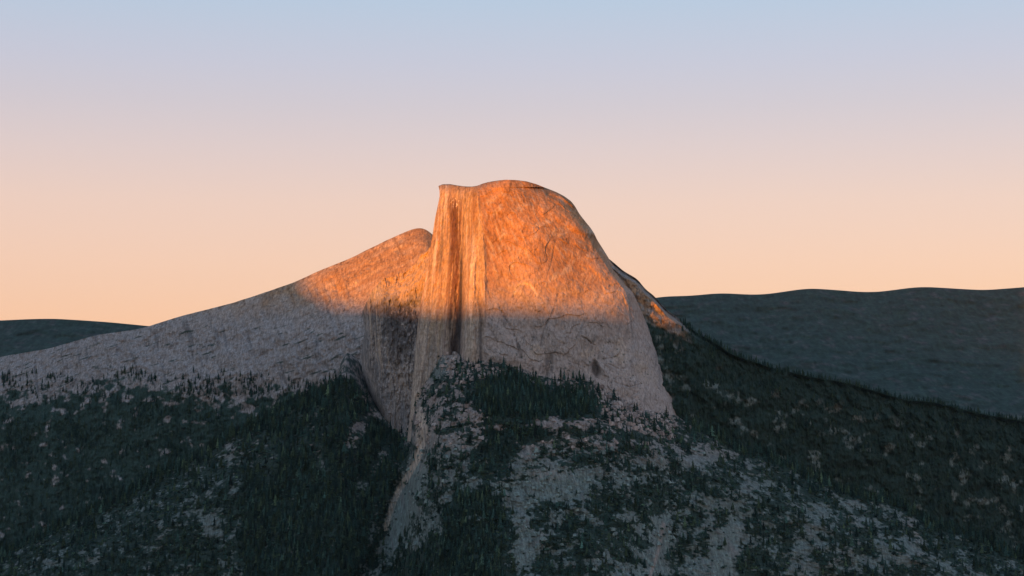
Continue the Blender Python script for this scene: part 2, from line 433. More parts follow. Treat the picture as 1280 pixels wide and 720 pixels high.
# ================================================================== the granite dome
d_top = [(548, 232.5), (553, 230.3), (562, 230), (572, 231.8), (582, 233), (590, 233.2), (597, 232), (604, 229.2), (612, 227.2), (622, 225.6), (632, 224.6), (645, 225), (658, 226.6), (670, 230), (680, 234)]
d_right = [(680, 234), (695, 239.8), (705, 245), (714, 251.5), (719, 258), (724, 267), (731, 276), (738, 284.5), (743, 292), (746, 299), (752, 308.5), (758, 318), (764, 328), (770, 335.5), (776, 343), (784, 353), (791, 365), (801, 387), (812, 413), (825, 450), (841, 489), (852, 516), (868, 552)]
d_left = [(548, 232.5), (549.5, 238), (549.5, 246), (547, 258), (544, 272), (541.5, 288), (538, 310), (534, 330), (531, 350), (527, 372), (523, 395), (520, 430), (517, 470), (513, 510), (509, 552)]
d_bot = [(509, 552), (868, 552)]
NC, NR = 700, 640
u, v, s, t = coons(d_top, d_bot, d_left, d_right, NC, NR)
p_right = np.array(d_right); p_left = np.array(d_left)
uR = np.interp(v, p_right[:, 1], p_right[:, 0], left=690); uL = np.interp(v, p_left[:, 1], p_left[:, 0])
ua = itp(v, [(225, 594), (250, 597), (262, 599), (290, 603), (330, 606), (380, 606), (445, 603), (560, 602)])
w = np.clip((u - ua) / np.maximum(uR - ua, 30), 0, 1)
qf = np.clip((ua - u) / np.maximum(ua - uL, 8), 0, 1)
tt = np.clip((v - 225) / 250.0, 0, 1)
prof_d = 270 * (1 - np.sqrt(np.clip(1 - (0.86 * (1 - tt)) ** 2, 0, 1)))
prof_f = 150 * (1 - tt) ** 1.6 + 60 * np.exp(-(v - 231) / 6.0)
bl = ss(0.0, 0.45, w)
Yv = prof_f * (1 - bl) + prof_d * bl
wr = np.clip((w - 0.22) / 0.78, 0, 1)
# the west corner (crease near u 785) then a flank turned away to the right
Yh = 130 * (1 - np.sqrt(np.clip(1 - wr ** 2.3, 0, 1))) - 18 * np.exp(-((w - 0.1) / 0.12) ** 2) * 0
cre = itp(v, [(225, 900), (330, 772), (345, 775), (360, 781), (385, 786), (430, 789), (480, 797), (520, 806), (560, 820)])
Yh = Yh + np.maximum(u - cre, 0) * 1.9 * ss(330, 360, v)
Yf = 190 * qf ** 1.05
Y = 3722 + Yv + np.where(u > ua, Yh, Yf) + 30 * ss(470, 552, v) * 0 - 0.25 * np.maximum(v - 470, 0)
q = W(u, v, Y) / 2.0
X, Yw, Z = q[..., 0], q[..., 1], q[..., 2]
face = 1 - ss(-2, 5, u - ua)                     # the sheer north-west face
lean = itp(v, [(225, 0), (300, 3), (440, 22), (560, 36)])
# vertical structure of the sheer face: follow its own lean
fx = (u + lean * (1 - np.clip((u - uL) / np.maximum(ua - uL, 8), 0, 1)))
fx = fx + 1.6 * fbm(X / 5, Z / 9, Yw / 20 + 3, 4)
fl1 = fbm(fx / 5.0 + 40, v / 120, 0 * u + 2.2, 5)
fl2 = fbm(fx / 2.2 + 11, v / 70, 0 * u + 7.2, 4)
warp = 4.0 * fbm(X / 25, Z / 25, Yw / 50, 3)
wu, wv_ = u + warp, v + 4.0 * fbm(X / 25 + 31, Z / 25, Yw / 50, 3)
gro = itp(v, [(232, 566), (260, 573), (300, 574), (380, 573), (445, 570)])
groove = np.exp(-((u - gro + 1.2 * fl1) / 5.0) ** 2) * (0.22 * ss(236, 262, v) + 0.78 * ss(320, 400, v)) * (1 - 0.6 * ss(440, 455, v))
pillar = np.exp(-((u - itp(v, [(290, 589), (440, 588)]) + 1.0 * fl1) / 6.0) ** 2) * ss(285, 330, v)
# exfoliation shells on the rounded face
sh = fbm(X / 75 + 3, Z / 60, Yw / 160, 3) * 3.2 + 0.10 * fbm(X / 9, Z / 9, Yw / 20, 3) + Z / 75.0
shell = (sh - np.floor(sh)); shell = ss(0.0, 0.05, shell) * (1 - shell)
flow = fbm((X * 0.75 + Z * 0.65) / 6 + warp * 0.1, (Z * 0.75 - X * 0.65) / 34, Yw / 60, 5)     # sweeping streaks
flow2 = fbm((X - (Z - 100) * 0.25) / 5, Z / 42, Yw / 70 + 4, 5)
big = fbm(X / 60, Z / 60, Yw / 80, 4)
med = fbm(X / 14, Z / 14, Yw / 20, 5)
fine = fbm(X / 3.5, Z / 4, Yw / 6, 4)
edge = ss(0, 0.02, s) * ss(0, 0.02, 1 - s) * ss(0, 0.012, t)
swk0 = fbm((X + 0.35 * Z) / 3.0 + 0.25 * warp, (Z - 0.35 * X) / 26, Yw / 60 + 12, 5)
dome_d = 18 * big + 2.4 * med + 0.9 * fine + 3.4 * shell * ss(-0.25, 0.2, med + 0.5 * big) + 1.3 * flow + 0.8 * flow2 + 0.7 * swk0
ch = ridged(X / 9, Z / 14, Yw / 14, 4)
face_d = 8 * fl1 + 4 * fl2 + 3 * med + 1.5 * fine + 5 * ch
Y = Y - edge * (dome_d * (1 - face) + face_d * face) + 24 * groove * edge - 20 * pillar * edge
# named features of the rounded face: ledges, overhang arches and cracks
def line(pts, wd):
    return np.exp(-(poly_d(wu * 0.35 + u * 0.65, wv_ * 0.35 + v * 0.65, pts) / wd) ** 2)
cracks = [([(598, 262), (603, 285), (606, 310), (609, 345), (612, 372)], 2.0, 10), ([(625, 385), (632, 398), (640, 411), (648, 432), (651, 448)], 2.2, 14),
          ([(610, 404), (616, 416), (622, 428)], 2.0, 10), ([(698, 368), (695, 380), (690, 391), (683, 405), (678, 420), (676, 432)], 1.8, 10),
          ([(641, 371), (643, 364), (648, 358), (655, 355.5), (662, 358), (667, 364), (670, 370)], 1.6, 12),
          ([(727, 421), (734, 424), (739, 429), (745, 431)], 1.6, 14), ([(758, 361), (764, 357), (770, 357), (777, 361)], 2.0, 16),
          ([(662, 281), (676, 285), (690, 283)], 1.5, 7), ([(690, 297), (705, 296), (716, 291)], 1.5, 8),
          ([(718, 417), (726, 432), (732, 445)], 1.2, 5), ([(755, 395), (762, 412), (770, 432)], 1.0, 5), ([(700, 440), (712, 452), (726, 458)], 1.3, 6),
          ([(660, 395), (656, 412), (654, 430)], 1.2, 5), ([(786, 368.5), (794, 369.5)], 0.9, 10), ([(786, 372), (788, 395), (790, 418), (791, 432)], 1.3, 9),
          ([(760, 455), (775, 462), (790, 459)], 1.2, 6), ([(770, 478), (786, 484), (803, 480)], 1.3, 6), ([(695, 300), (690, 325), (683, 350)], 1.2, 5)]
crk = np.zeros_like(u)
# joints: thin broken cracks sweeping over the rock
jn = fbm((X + 0.45 * Z) / 16 + 0.15 * warp, (Z - 0.45 * X) / 60, Yw / 80 + 2, 4)
jn2 = fbm((X - 0.55 * Z) / 18, (Z + 0.55 * X) / 60, Yw / 80 + 31, 4)
jn3 = fbm(X / 34 + 0.1 * warp, Z / 12, Yw / 60 + 44, 4)
joint = np.maximum(np.maximum((1 - ss(0.0, 0.035, np.abs(jn))) * ss(0.0, 0.25, med + 0.1), (1 - ss(0.0, 0.035, np.abs(jn2))) * ss(0.0, 0.25, big)), (1 - ss(0, 0.03, np.abs(jn3))) * ss(0.05, 0.3, flow + 0.2 * fine))
joint = joint * (1 - face) * edge
Y = Y + 1.0 * joint
for pts, wd, dp in cracks:
    m = line(pts, wd * 0.75) * ss(-0.35, 0.25, med + 0.6 * fine); Y = Y + 0.38 * dp * m; crk = np.maximum(crk, m * min(1, dp / 12))
# right summit knob standing proud, with the notch under it; the bright shelf and the turned-away strip below it
Y = Y + 10 * np.exp(-((poly_d(u, v, [(686, 243), (700, 249), (712, 257.5), (722, 270)])) / 2.6) ** 2) - 22 * ell(u, v, 706, 245, 18, 9, -30, 0.6)
Y = Y - 12 * ell(u, v, 728, 287, 15, 5, -22, 0.6)
Y = Y + 2.0 * ss(290, 306, v) * (1 - ss(352, 372, v)) * np.maximum(0, (u - itp(v, [(288, 731), (304, 739.5), (318, 749), (338, 761.5), (362, 780), (372, 788)]))) * 6.5
# dark niche low on the face and stained alcove
niche = ell(wu, wv_, 745, 462, 4.5, 10, 10, 0.5); alcove = ell(wu, wv_, 684, 459, 6, 16, -12, 0.6)
Y = Y + 12 * niche + 10 * alcove
P = W(u, v, Y)
# ---- rock colour, with sunlit warmth above and shaded grey below painted in
SUNLIT_ROCK = np.array([0.390, 0.205, 0.100])
sw = fbm((X + 0.35 * Z) / 3.0 + 0.25 * warp, (Z - 0.35 * X) / 26, Yw / 60 + 12, 5)
sw2 = fbm((X - 0.5 * Z) / 2.4 - 0.2 * warp, (Z + 0.5 * X) / 22, Yw / 60 + 22, 5)
swk = mix(sw[..., None], sw2[..., None], ss(660, 740, u + 14 * big))[..., 0]
c = mix(SUNLIT_ROCK * 0.86, SUNLIT_ROCK * 1.28, ss(-0.3, 0.45, big + 0.5 * flow))
c = mix(c, PALE * 0.78, ss(0.12, 0.6, flow + 0.5 * med) * 0.50)
c = mix(c, PALE * 0.84, ss(0.05, 0.45, swk + 0.25 * fine) * 0.62)
c = mix(c, BROWN * 0.62, ss(0.05, 0.5, flow2 + 0.3 * fine) * (0.65 - 0.4 * ss(385, 425, v)))
c = mix(c, BROWN * 0.60, ss(0.08, 0.45, -swk + 0.2 * fine) * 0.62)
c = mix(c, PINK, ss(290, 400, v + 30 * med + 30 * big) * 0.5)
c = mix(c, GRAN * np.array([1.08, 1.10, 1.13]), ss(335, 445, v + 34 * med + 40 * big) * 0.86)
c = mix(c, GREY * 0.66, ss(0.1, 0.5, flow2 + 0.3 * swk) * ss(370, 400, v) * 0.5)
c = mix(c, GREY * 1.02, ss(0.1, 0.5, med + swk) * ss(400, 440, v) * 0.4)
pale = [(652, 259, 7, 3.5, 25), (687, 276, 5, 3, 10), (700, 291, 11, 5.5, 12), (655, 318, 9, 7, 40), (712, 334, 14, 4, 40), (736, 288, 9, 3.2, -28), (770, 361, 7, 4, -20), (676, 280, 8, 3, 10),
        (640, 330, 7, 3, 60), (735, 320, 8, 3, 50), (664, 300, 6, 3, 50), (613, 250, 12, 4, 35), (622, 262, 9, 3, 50), (690, 350, 14, 3, 55), (628, 300, 3, 14, -15), (748, 372, 6, 3, 40),
        (566, 252, 4, 6, 0), (740, 440, 14, 5, 20), (775, 440, 8, 16, 15), (668, 440, 8, 10, 0), (806, 460, 10, 20, 20)]
pm = np.zeros_like(u)
for (cx, cy, rx, ry, an) in pale:
    pm = np.maximum(pm, ell(u + 1.6 * warp, v + 3 * fine, cx, cy, rx, ry, an, 0.6))
c = mix(c, PALE * 0.92, np.clip(pm * 1.3, 0, 1) * ss(-0.5, 0.35, med + 0.8 * fine + 0.6 * swk) * 0.62)
for dp_, off in ((0, 0),):
    m = line([(642, 368), (644, 362), (649, 356.5), (655, 354), (662, 356.5), (668, 363), (671, 369)], 1.6); c = mix(c, PALE * 1.1, m * 0.9)
c = mix(c, DARK * 1.3, np.clip(crk, 0, 1) * 0.5)
c = mix(c, BROWN * 0.35, joint * 0.34)
c = mix(c, DARK, niche * 0.85); c = mix(c, DARK * 1.3, alcove * ss(-0.3, 0.3, fine + flow2) * 0.75)
speck = ss(0.30, 0.42, fbm(X / 4, Z / 3, Yw / 5 + 8, 3)) * ss(395, 440, v)
c = mix(c, BRUSH * 1.6, speck * 0.7)
# sheer face: streaked tan, pale pillars and black water stains
cf = mix(np.array([0.46, 0.32, 0.19]), BROWN * 1.05, ss(-0.2, 0.4, fl1))
cf = mix(cf, PALE * 1.0, ss(0.0, 0.5, fl2 + 0.3 * fl1) * 0.75)
cf = mix(cf, DARK * 1.25, ss(0.10, 0.45, fbm(fx / 2.6 + 70, v / 90, 0 * u + 1.3, 4)) * 0.55)
cf = mix(cf, GREY * 1.1, ss(345, 455, v + 40 * fl1 + 15 * big) * 0.60)  # cool grey of the shaded lower face, painted in
dzone = np.exp(-((u - itp(v, [(240, 568), (300, 570), (380, 569), (445, 567)]) + 2.5 * fl1) / itp(v, [(240, 9), (300, 9), (380, 9), (445, 8)])) ** 4) * ss(240, 256, v + 3 * fl2)
cf = mix(cf, np.array([0.135, 0.058, 0.030]), np.clip(dzone * ss(-0.45, 0.12, fl2 + 0.5 * fl1) * 0.9, 0, 1))
cf = mix(cf, DARK * 0.7, np.clip(dzone * ss(375, 400, v) * ss(-0.35, 0.1, fl2) * 0.85, 0, 1))
cf = mix(cf, DARK * 0.6, np.exp(-((u - gro - 3.0 + 1.5 * fl2) / 1.9) ** 2) * ss(300, 335, v) * 0.9)
cf = mix(cf, DARK * 0.9, np.exp(-((u - 600.5 + 1.5 * fl2) / 2.0) ** 2) * ss(370, 395, v) * 0.7)
cf = mix(cf, PALE * 1.05, pillar * ss(-0.5, 0.2, fl2) * 0.85)
cf = mix(cf, BROWN * 0.8, (1 - ss(232, 250, v + 5 * med)) * 0.35)
wsp = ss(0.18, 0.32, fbm(u / 2.2, v / 2.6, 0 * u + 3, 3)) * ell(u, v, 569, 253, 6, 6, 0, 0.5)
cf = mix(cf, PALE * 1.25, wsp)
cf = mix(cf, PALE * 1.1, np.exp(-((u - uL - 8) / 6.0) ** 2) * ss(-0.3, 0.3, fl2 + 0.3 * fl1) * 0.6)  # sunlit highlight along the left edge, painted as paler rock
cf = mix(cf, PALE * 0.85, np.exp(-(poly_d(u, v, [(519, 440), (517, 480), (518, 510), (521, 540)]) / 3.5) ** 2) * 0.8)
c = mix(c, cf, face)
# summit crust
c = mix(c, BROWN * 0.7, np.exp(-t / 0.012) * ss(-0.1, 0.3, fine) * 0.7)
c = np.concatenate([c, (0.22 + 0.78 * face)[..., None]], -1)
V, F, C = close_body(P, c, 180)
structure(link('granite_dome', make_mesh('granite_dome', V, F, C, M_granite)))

# ================================================================== apron: shelf, slabs, gully and wooded slopes below
a_top = [(-90, 735), (0, 700), (90, 655), (160, 618), (230, 582), (290, 548), (340, 522), (380, 500), (410, 482), (425, 472), (438, 470), (450, 484), (460, 499), (470, 515), (483, 528), (495, 538), (506, 543), (514, 532), (518, 500), (523, 474), (530, 460), (537, 453), (545, 446), (553, 442), (560, 440), (567, 439), (578, 441), (586, 447), (592, 445), (599, 441), (609, 438), (625, 434), (632, 439), (640, 446), (648, 453), (654, 460), (667, 464), (677, 472), (693, 474), (704, 470), (722, 470), (735, 477), (757, 484), (778, 497), (793, 507), (812, 514), (841, 518), (860, 530), (890, 542), (930, 566), (980, 580), (1040, 612), (1110, 630), (1190, 668), (1370, 730)]
tops = jag(a_top, 2.4, 8, 1.5)
tops = [(x, y + (9 * float(fbm(x / 60, 0.3, 0.7, 4)) - 6) * float(ss(0, 60, 430 - x) + ss(0, 50, x - 850))) for x, y in tops]
ncol = 1500
uu = np.concatenate([np.linspace(-90, 430, 260, endpoint=False), np.linspace(430, 850, 760, endpoint=False), np.linspace(850, 1370, 260)])
vt0 = itp(uu, tops)
tr = np.concatenate([np.linspace(-0.12, 0, 14, endpoint=False), np.linspace(0, 1, 520, endpoint=False), np.linspace(1, 2.2, 40)])[:, None]
u = uu[None, :] + 0 * tr
vt = vt0[None, :] + 0 * tr
side = np.maximum(1 - ss(405, 435, u), ss(848, 870, u))
v = vt + (np.maximum(745, vt + 60) - vt) * np.where(tr < 0, tr * (1 - 2 * side), tr)
back_ = (tr < 0) & (u == u)
Ytop = itp(u, [(-90, 4550), (300, 4300), (425, 4200), (470, 4190), (483, 4150), (500, 4095), (507, 4060), (516, 3935), (523, 3900), (530, 3860), (545, 3800), (553, 3770), (600, 3728), (690, 3716), (740, 3724), (778, 3745), (812, 3785), (841, 3842), (880, 3850), (1000, 3950), (1370, 4150)])
ctr_w = ss(505, 545, u)
vref = itp(u, [(-90, 745), (0, 710), (160, 628), (290, 558), (380, 506), (425, 480), (470, 515), (500, 540), (510, 536), (520, 500), (553, 462), (600, 452), (640, 458), (690, 474), (740, 480), (778, 497), (841, 520), (930, 566), (1040, 612), (1190, 668), (1370, 730)])
dv = v - vref
g = np.where(dv < 0, dv * 3.4, itp(np.maximum(dv, 0), [(0, 0), (20, 80), (50, 205), (75, 250), (260, 530), (600, 950)]))
Y = Ytop - g
Y = np.where(back_, Ytop - np.where(vt < vref, (vt - vref) * 3.4, 0) - np.where(vt >= vref, itp(np.maximum(vt - vref, 0), [(0, 0), (20, 80), (50, 205), (75, 250), (260, 530), (600, 950)]), 0) - tr * (740 - np.minimum(vt, 680)) * 11.0, Y)
# the gully: a trough running down to the left between wooded spur and slabs
gul = [(524, 545), (522, 577), (508, 597), (496, 617), (488, 640), (482, 665), (474, 690), (458, 715), (430, 760)]
gd = poly_d(u, v, gul)
Y = Y + 45 * np.exp(-(gd / 11) ** 2) * ss(520, 560, v)
q = W(u, v, Y) / 2.0
X, Yw, Z = q[..., 0], q[..., 1], q[..., 2]
# slopes fall away from the spur crest: streak direction on the slabs
stx = X + 0.42 * Z
stk = fbm(stx / 4.0, (Z - 0.42 * X) / 60, Yw / 60, 5)
stk2 = fbm((X + 0.3 * Z) / 2.2, (Z - 0.3 * X) / 45, Yw / 60 + 3, 4)
big = fbm(X / 55, Z / 40, Yw / 55, 4); med = fbm(X / 14, Z / 10, Yw / 14, 5); fine = fbm(X / 4, Z / 3, Yw / 5, 4)
rd = ridged(X / 30, Z / 24, Yw / 30, 4)
inn = np.where(back_, 0, ss(0, 10, v - vt))
slab = np.clip(ell(u, v, 905, 690, 20, 44, -18, 0.5) + ell(u, v, 509, 628, 13, 60, -19, 0.35) + ell(u, v, 690, 605, 55, 22, 8, 0.5) + ell(u, v, 815, 680, 36, 55, -10, 0.5) + ell(u, v, 655, 690, 18, 34, -16, 0.5), 0, 1)
Y = Y - inn * (30 * big + 12 * med + 4 * fine) * (1 - 0.55 * slab) - inn * 10 * rd * (1 - slab) - inn * slab * 6 * stk
P = W(u, v, Y)
# ---- vegetation cover
uw = u + 16 * fbm(X / 18, Z / 14, Yw / 30 + 40, 4)
vw = v + 10 * fbm(X / 18, Z / 14, Yw / 30 + 50, 4)
def poly_soft(pts, sft=5.0):
    dd = poly_d(uw, vw, pts + [pts[0]])
    return ss(-sft, sft, np.where(inside(uw, vw, pts), dd, -dd))
up, vp = u, v
veg = np.full_like(u, 0.52)
band = poly_soft([(598, 478), (622, 462), (645, 468), (690, 482), (735, 486), (752, 500), (748, 516), (735, 527), (690, 523), (640, 528), (600, 520), (588, 500)], 7)
fringe = poly_soft([(556, 448), (580, 446), (600, 452), (630, 444), (655, 466), (690, 482), (735, 482), (750, 496), (756, 515), (735, 527), (690, 523), (640, 528), (600, 520), (578, 500)], 6)
veg = np.maximum(veg, 0.90 * fringe)
veg = np.maximum(veg, 0.74 * poly_soft([(735, 478), (757, 486), (778, 499), (800, 512), (845, 522), (845, 545), (760, 535), (735, 525)], 6))
veg = np.maximum(veg, 1.05 * band)
veg = np.maximum(veg, 0.95 * poly_soft([(600, 520), (650, 522), (690, 535), (690, 552), (655, 560), (640, 575), (612, 590), (575, 610), (590, 560)], 8))
veg = np.maximum(veg, 1.0 * poly_soft([(548, 640), (570, 612), (615, 608), (640, 650), (632, 735), (470, 735), (500, 690), (530, 680)], 10))
veg = np.maximum(veg, 1.0 * poly_soft([(425, 470), (440, 472), (462, 505), (480, 530), (505, 548), (512, 565), (500, 590), (488, 620), (478, 660), (468, 690), (440, 735), (300, 735), (300, 474)], 5))
veg = np.maximum(veg, 0.75 * poly_soft([(690, 535), (841, 520), (900, 530), (900, 560), (760, 552)], 8))
veg = np.maximum(veg, 0.74 * poly_soft([(700, 640), (760, 610), (850, 590), (850, 640), (780, 660), (740, 735), (640, 735)], 14))
veg = np.maximum(veg, (0.75 + 0.5 * fbm(X / 70, Z / 50, Yw / 70 + 9, 3)) * (1 - ss(410, 440, u)))
veg = np.maximum(veg, (0.62 + 0.5 * fbm(X / 70, Z / 50, Yw / 70 + 9, 3)) * ss(845, 900, u))
rk = np.zeros_like(u)
for (cx, cy, rx, ry, an, k) in [(553, 458, 13, 18, -20, 1), (575, 520, 34, 24, 15, .45), (605, 537, 26, 5, 8, .8), (700, 530, 55, 5, 3, .8), (668, 580, 26, 16, 15, .55), (757, 557, 16, 7, 8, .8), (690, 570, 40, 8, 12, .5),
        (824, 577, 16, 6, 20, .85), (700, 606, 52, 18, 8, .6), (735, 637, 10, 9, 0, .6), (659, 690, 14, 32, -14, .55), (818, 690, 12, 50, -18, .6), (800, 505, 40, 10, -15, .62), (595, 606, 9, 14, 0, .6),
        (508, 628, 11, 58, -19, .95), (446, 541, 9, 26, -38, 1.15), (452, 612, 5, 14, -35, 1.0), (467, 655, 5, 24, -14, 1.15), (470, 585, 3, 20, -35, 1.1), (448, 600, 4, 12, -20, 1.0), (583, 565, 30, 22, 20, .4), (478, 570, 5, 18, -40, .7), (585, 452, 18, 5, -20, .6), (600, 470, 20, 4, -25, .5),
        (770, 590, 30, 8, 10, .4), (540, 660, 14, 14, 0, .4), (650, 620, 14, 14, 0, .4),
        (330, 570, 14, 30, 20, .5), (250, 640, 10, 40, 30, .5), (395, 560, 8, 26, 20, .6), (930, 620, 36, 14, 20, .9), (1010, 680, 20, 50, -25, .8), (880, 575, 26, 9, 25, .9), (905, 690, 16, 44, -18, .9), (1120, 690, 40, 14, 25, .8)]:
    rk = np.maximum(rk, k * ell(u + 6 * med, v + 5 * med + 2 * fine, cx, cy, rx, ry, an, 0.45))
chute = np.exp(-(poly_d(u, v, [(524, 512), (527, 530), (528, 548), (521, 575), (508, 598), (496, 618), (487, 642), (482, 662)]) / itp(v, [(510, 5.0), (545, 8.5), (575, 4.5), (700, 3.0)])) ** 2)
rk = np.maximum(rk, chute)
nz = 0.60 * fbm(X / 5, Z / 3.2, Yw / 7 + 2, 4) + 0.75 * fbm(X / 20, Z / 11, Yw / 28 + 6, 4)
hard = np.clip(np.maximum(chute, slab), 0, 1)
skl = side * (1 - ss(5, 18, v - vt))
veg = np.maximum(veg, skl * 1.0)
rk = rk * (1 - skl)
cover = np.clip(veg * (1 - (0.5 + 0.4 * hard) * rk) - (0.02 + 0.18 * hard) * rk, 0, 1.1)
vegm = ss(0.45, 0.55, cover + 1.25 * nz)          # 1 where plants hide the rock
# ---- rock colours
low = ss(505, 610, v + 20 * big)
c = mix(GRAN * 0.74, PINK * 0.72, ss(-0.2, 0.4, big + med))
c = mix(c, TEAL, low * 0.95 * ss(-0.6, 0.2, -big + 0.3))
c = mix(c, PINK * 0.9, ss(0.1, 0.4, med + 0.4 * big) * (1 - 0.85 * low) * 0.55)
c = mix(c, GREY * 0.62, ss(0.05, 0.5, stk) * 0.5)
c = mix(c, TEAL * 1.7, slab * ss(0.0, 0.45, stk2) * 0.6)
c = mix(c, TEAL * 1.3, slab * ss(-0.1, 0.4, -stk) * 0.6)
c = mix(c, PALE * 0.95, np.clip(ss(0.25, 0.65, chute) * ss(-0.5, 0.2, stk2) * (1 - 0.5 * ss(575, 640, v)), 0, 1))
c = mix(c, DARK * 1.4, ss(0.22, 0.5, fine + 0.3 * med) * 0.55)
c = mix(c, TEAL * 0.9, ell(u, v, 549, 462, 12, 17, -25, 0.3) * 0.85)
c = mix(c, PALE * 0.7, np.exp(-(poly_d(u, v, [(555, 445), (562, 458), (568, 474)]) / 1.2) ** 2) * 0.7)
c = mix(c, PINK * 0.8, np.exp(-(poly_d(u, v, [(829, 655), (824, 685), (811, 725)]) / 2.2) ** 2) * 0.7)
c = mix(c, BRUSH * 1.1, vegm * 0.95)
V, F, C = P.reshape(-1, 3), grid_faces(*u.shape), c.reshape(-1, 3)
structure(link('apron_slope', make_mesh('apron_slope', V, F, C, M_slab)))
AP, Au, Av, Avt, Aveg, Acover, Aband = P, u, v, vt, vegm, cover, band

# ================================================================== trees
LEAF = [np.array([0.036, 0.068, 0.050]), np.array([0.028, 0.060, 0.050]), np.array([0.046, 0.074, 0.044]), np.array([0.024, 0.052, 0.046])]
def conifer(seed, layers=9, spikes=7, slim=0.16):
    """unit-height conifer: crown of drooping whorls of boughs with gaps, and a tapered trunk"""
    r = np.random.default_rng(seed)
    V, F = [], []
    base = r.uniform(0.06, 0.16)
    for k in range(layers):
        f = k / (layers - 1)
        z = base + (0.93 - base) * f
        rad = slim * (1 - f) ** 0.8 * r.uniform(0.75, 1.25) + 0.012
        n = spikes * 2
        a0 = r.uniform(0, 6.28)
        ap = len(V); ox, oy = r.normal(0, 0.008, 2)
        V.append((ox, oy, min(z + 0.16 * (1 - 0.4 * f), 1.0)))
        for j in range(n):
            a = a0 + j / n * 2 * math.pi + r.normal(0, 0.12)
            rr = rad * (r.uniform(0.8, 1.3) if j % 2 == 0 else r.uniform(0.30, 0.55))
            V.append((ox + rr * math.cos(a), oy + rr * math.sin(a), z - 0.03 + (-0.035 if j % 2 == 0 else 0.02) + r.normal(0, 0.012)))
        for j in range(n):
            F.append((ap, ap + 1 + j, ap + 1 + (j + 1) % n))
    return np.array(V), np.array(F)
def trunk(seed):
    V, F = [], []
    for z, rr in ((-0.06, 0.020), (0.3, 0.015), (0.75, 0.007), (0.97, 0.002)):
        for j in range(6):
            V.append((rr * math.cos(j * 1.0472), rr * math.sin(j * 1.0472), z))
    for i in range(3):
        for j in range(6):
            F.append((i * 6 + j, i * 6 + (j + 1) % 6, i * 6 + 6 + (j + 1) % 6, i * 6 + 6 + j))
    # a few bare limbs
    return np.array(V), np.array(F)
def shrub(seed, nleaf=26):
    r = np.random.default_rng(seed)
    V, F = [], []
    for k in range(nleaf):
        d = r.normal(size=3); d[2] = abs(d[2]) * 0.8; d /= np.linalg.norm(d)
        c = d * r.uniform(0.25, 0.5) * np.array([1, 1, 0.9])
        a = r.normal(size=3); a /= np.linalg.norm(a); b = np.cross(a, d + 0.01); b /= np.linalg.norm(b)
        sz = r.uniform(0.12, 0.26)
        i = len(V)
        V += [c + a * sz, c - a * sz * 0.6 + b * sz * 0.8, c - a * sz * 0.5 - b * sz * 0.8]
        F.append((i, i + 1, i + 2))
    return np.array(V), np.array(F)
con = [conifer(i, 8 + i % 3, 6 + i % 3, (0.13, 0.17, 0.20, 0.15, 0.23, 0.18)[i % 6]) for i in range(9)]
shr = [shrub(50 + i) for i in range(8)]

flat = np.arange(Au.size)
wgt_col = np.gradient(uu)[None, :] * np.gradient(Av, axis=0)           # screen area per vertex
fu, fv = Au.ravel(), Av.ravel(); fP = AP.reshape(-1, 3)
view = ((~back_).ravel() & (fu > -30) & (fu < 1310) & (fv < 738) & (Av >= Avt + 0.5).ravel())
def pick(prob, n):
    p = np.where(view, prob.ravel() * wgt_col.ravel(), 0); p = np.clip(p, 0, None); p /= p.sum()
    return rng.choice(flat, size=n, p=p, replace=False)
dens_c = (1 + 3 * skl) * Aveg * (0.35 + 0.9 * Aband + 1.2 * ss(0.85, 1.0, Acover))
idx = pick(dens_c, 10000)
bandv = Aband.ravel()[idx]
hpx = rng.gamma(9, 1.0, len(idx)) / 9 * np.where(bandv > 0.5, 10.5, 9.6)
hpx *= np.where(fv[idx] > 600, 0.95, 1.0)
hpx = np.where(rng.random(len(idx)) < 0.08, hpx * 1.35, hpx)
hpx = np.clip(hpx, 3.5, 17.5)
# hand-placed trees: (u, v of the foot, height in photo pixels)
special = [(701, 473, 15), (705, 473.5, 13), (710, 474, 10), (716, 473, 11.5)]
def foot(u0, v0):
    k = np.argmin((fu - u0) ** 2 + (fv - v0) ** 2); return k
hm = hpx / FPX * fP[idx, 1]
order = np.argsort(-hpx * ((fu[idx] > 10) & (fu[idx] < 1270)))
N_IND = 290
chosen = order[:N_IND]; rest = order[N_IND:]

protos = []
for i, (cv, cf_) in enumerate(con):
    lc = LEAF[i % 4] * (0.7, 1.5, 1.0, 2.0, 0.8, 1.2, 0.65, 1.7, 0.9)[i]
    sh_ = np.random.default_rng(i + 90).uniform(0.75, 1.3, len(cv))[:, None]
    cm = make_mesh('crown', cv, cf_, lc * sh_, M_leaf, False)
    tv, tf = trunk(i)
    tm = make_mesh('trunk', tv, tf, np.tile(np.array([0.09, 0.07, 0.055]), (len(tv), 1)), M_bark)
    root = bpy.data.objects.new('conifer_tree', None)
    a = bpy.data.objects.new('crown', cm); b = bpy.data.objects.new('trunk', tm)
    protos.append((root, a, b))
used = [False] * len(protos)
def place_tree(i, loc, h, rz, label, group, fat=1.0):
    root, a, b = protos[i]
    if used[i]:
        root, a, b = root.copy(), a.copy(), b.copy()
    used[i] = True
    for o in (root, a, b): COL.objects.link(o)
    a.parent = root; b.parent = root
    root.location = loc; root.rotation_euler = (0, 0, rz); root.scale = (h * fat, h * fat, h)
    root['label'] = label; root['category'] = 'tree'
    if group: root['group'] = group
    elif 'group' in root.keys(): del root['group']
sp_labels = ['tallest dark conifer standing alone against the pale foot of the dome', 'second conifer of the small row at the dome foot, beside the tallest',
             'shortest conifer of the small row against the pale foot of the dome', 'rightmost conifer of the small row against the pale foot of the dome']
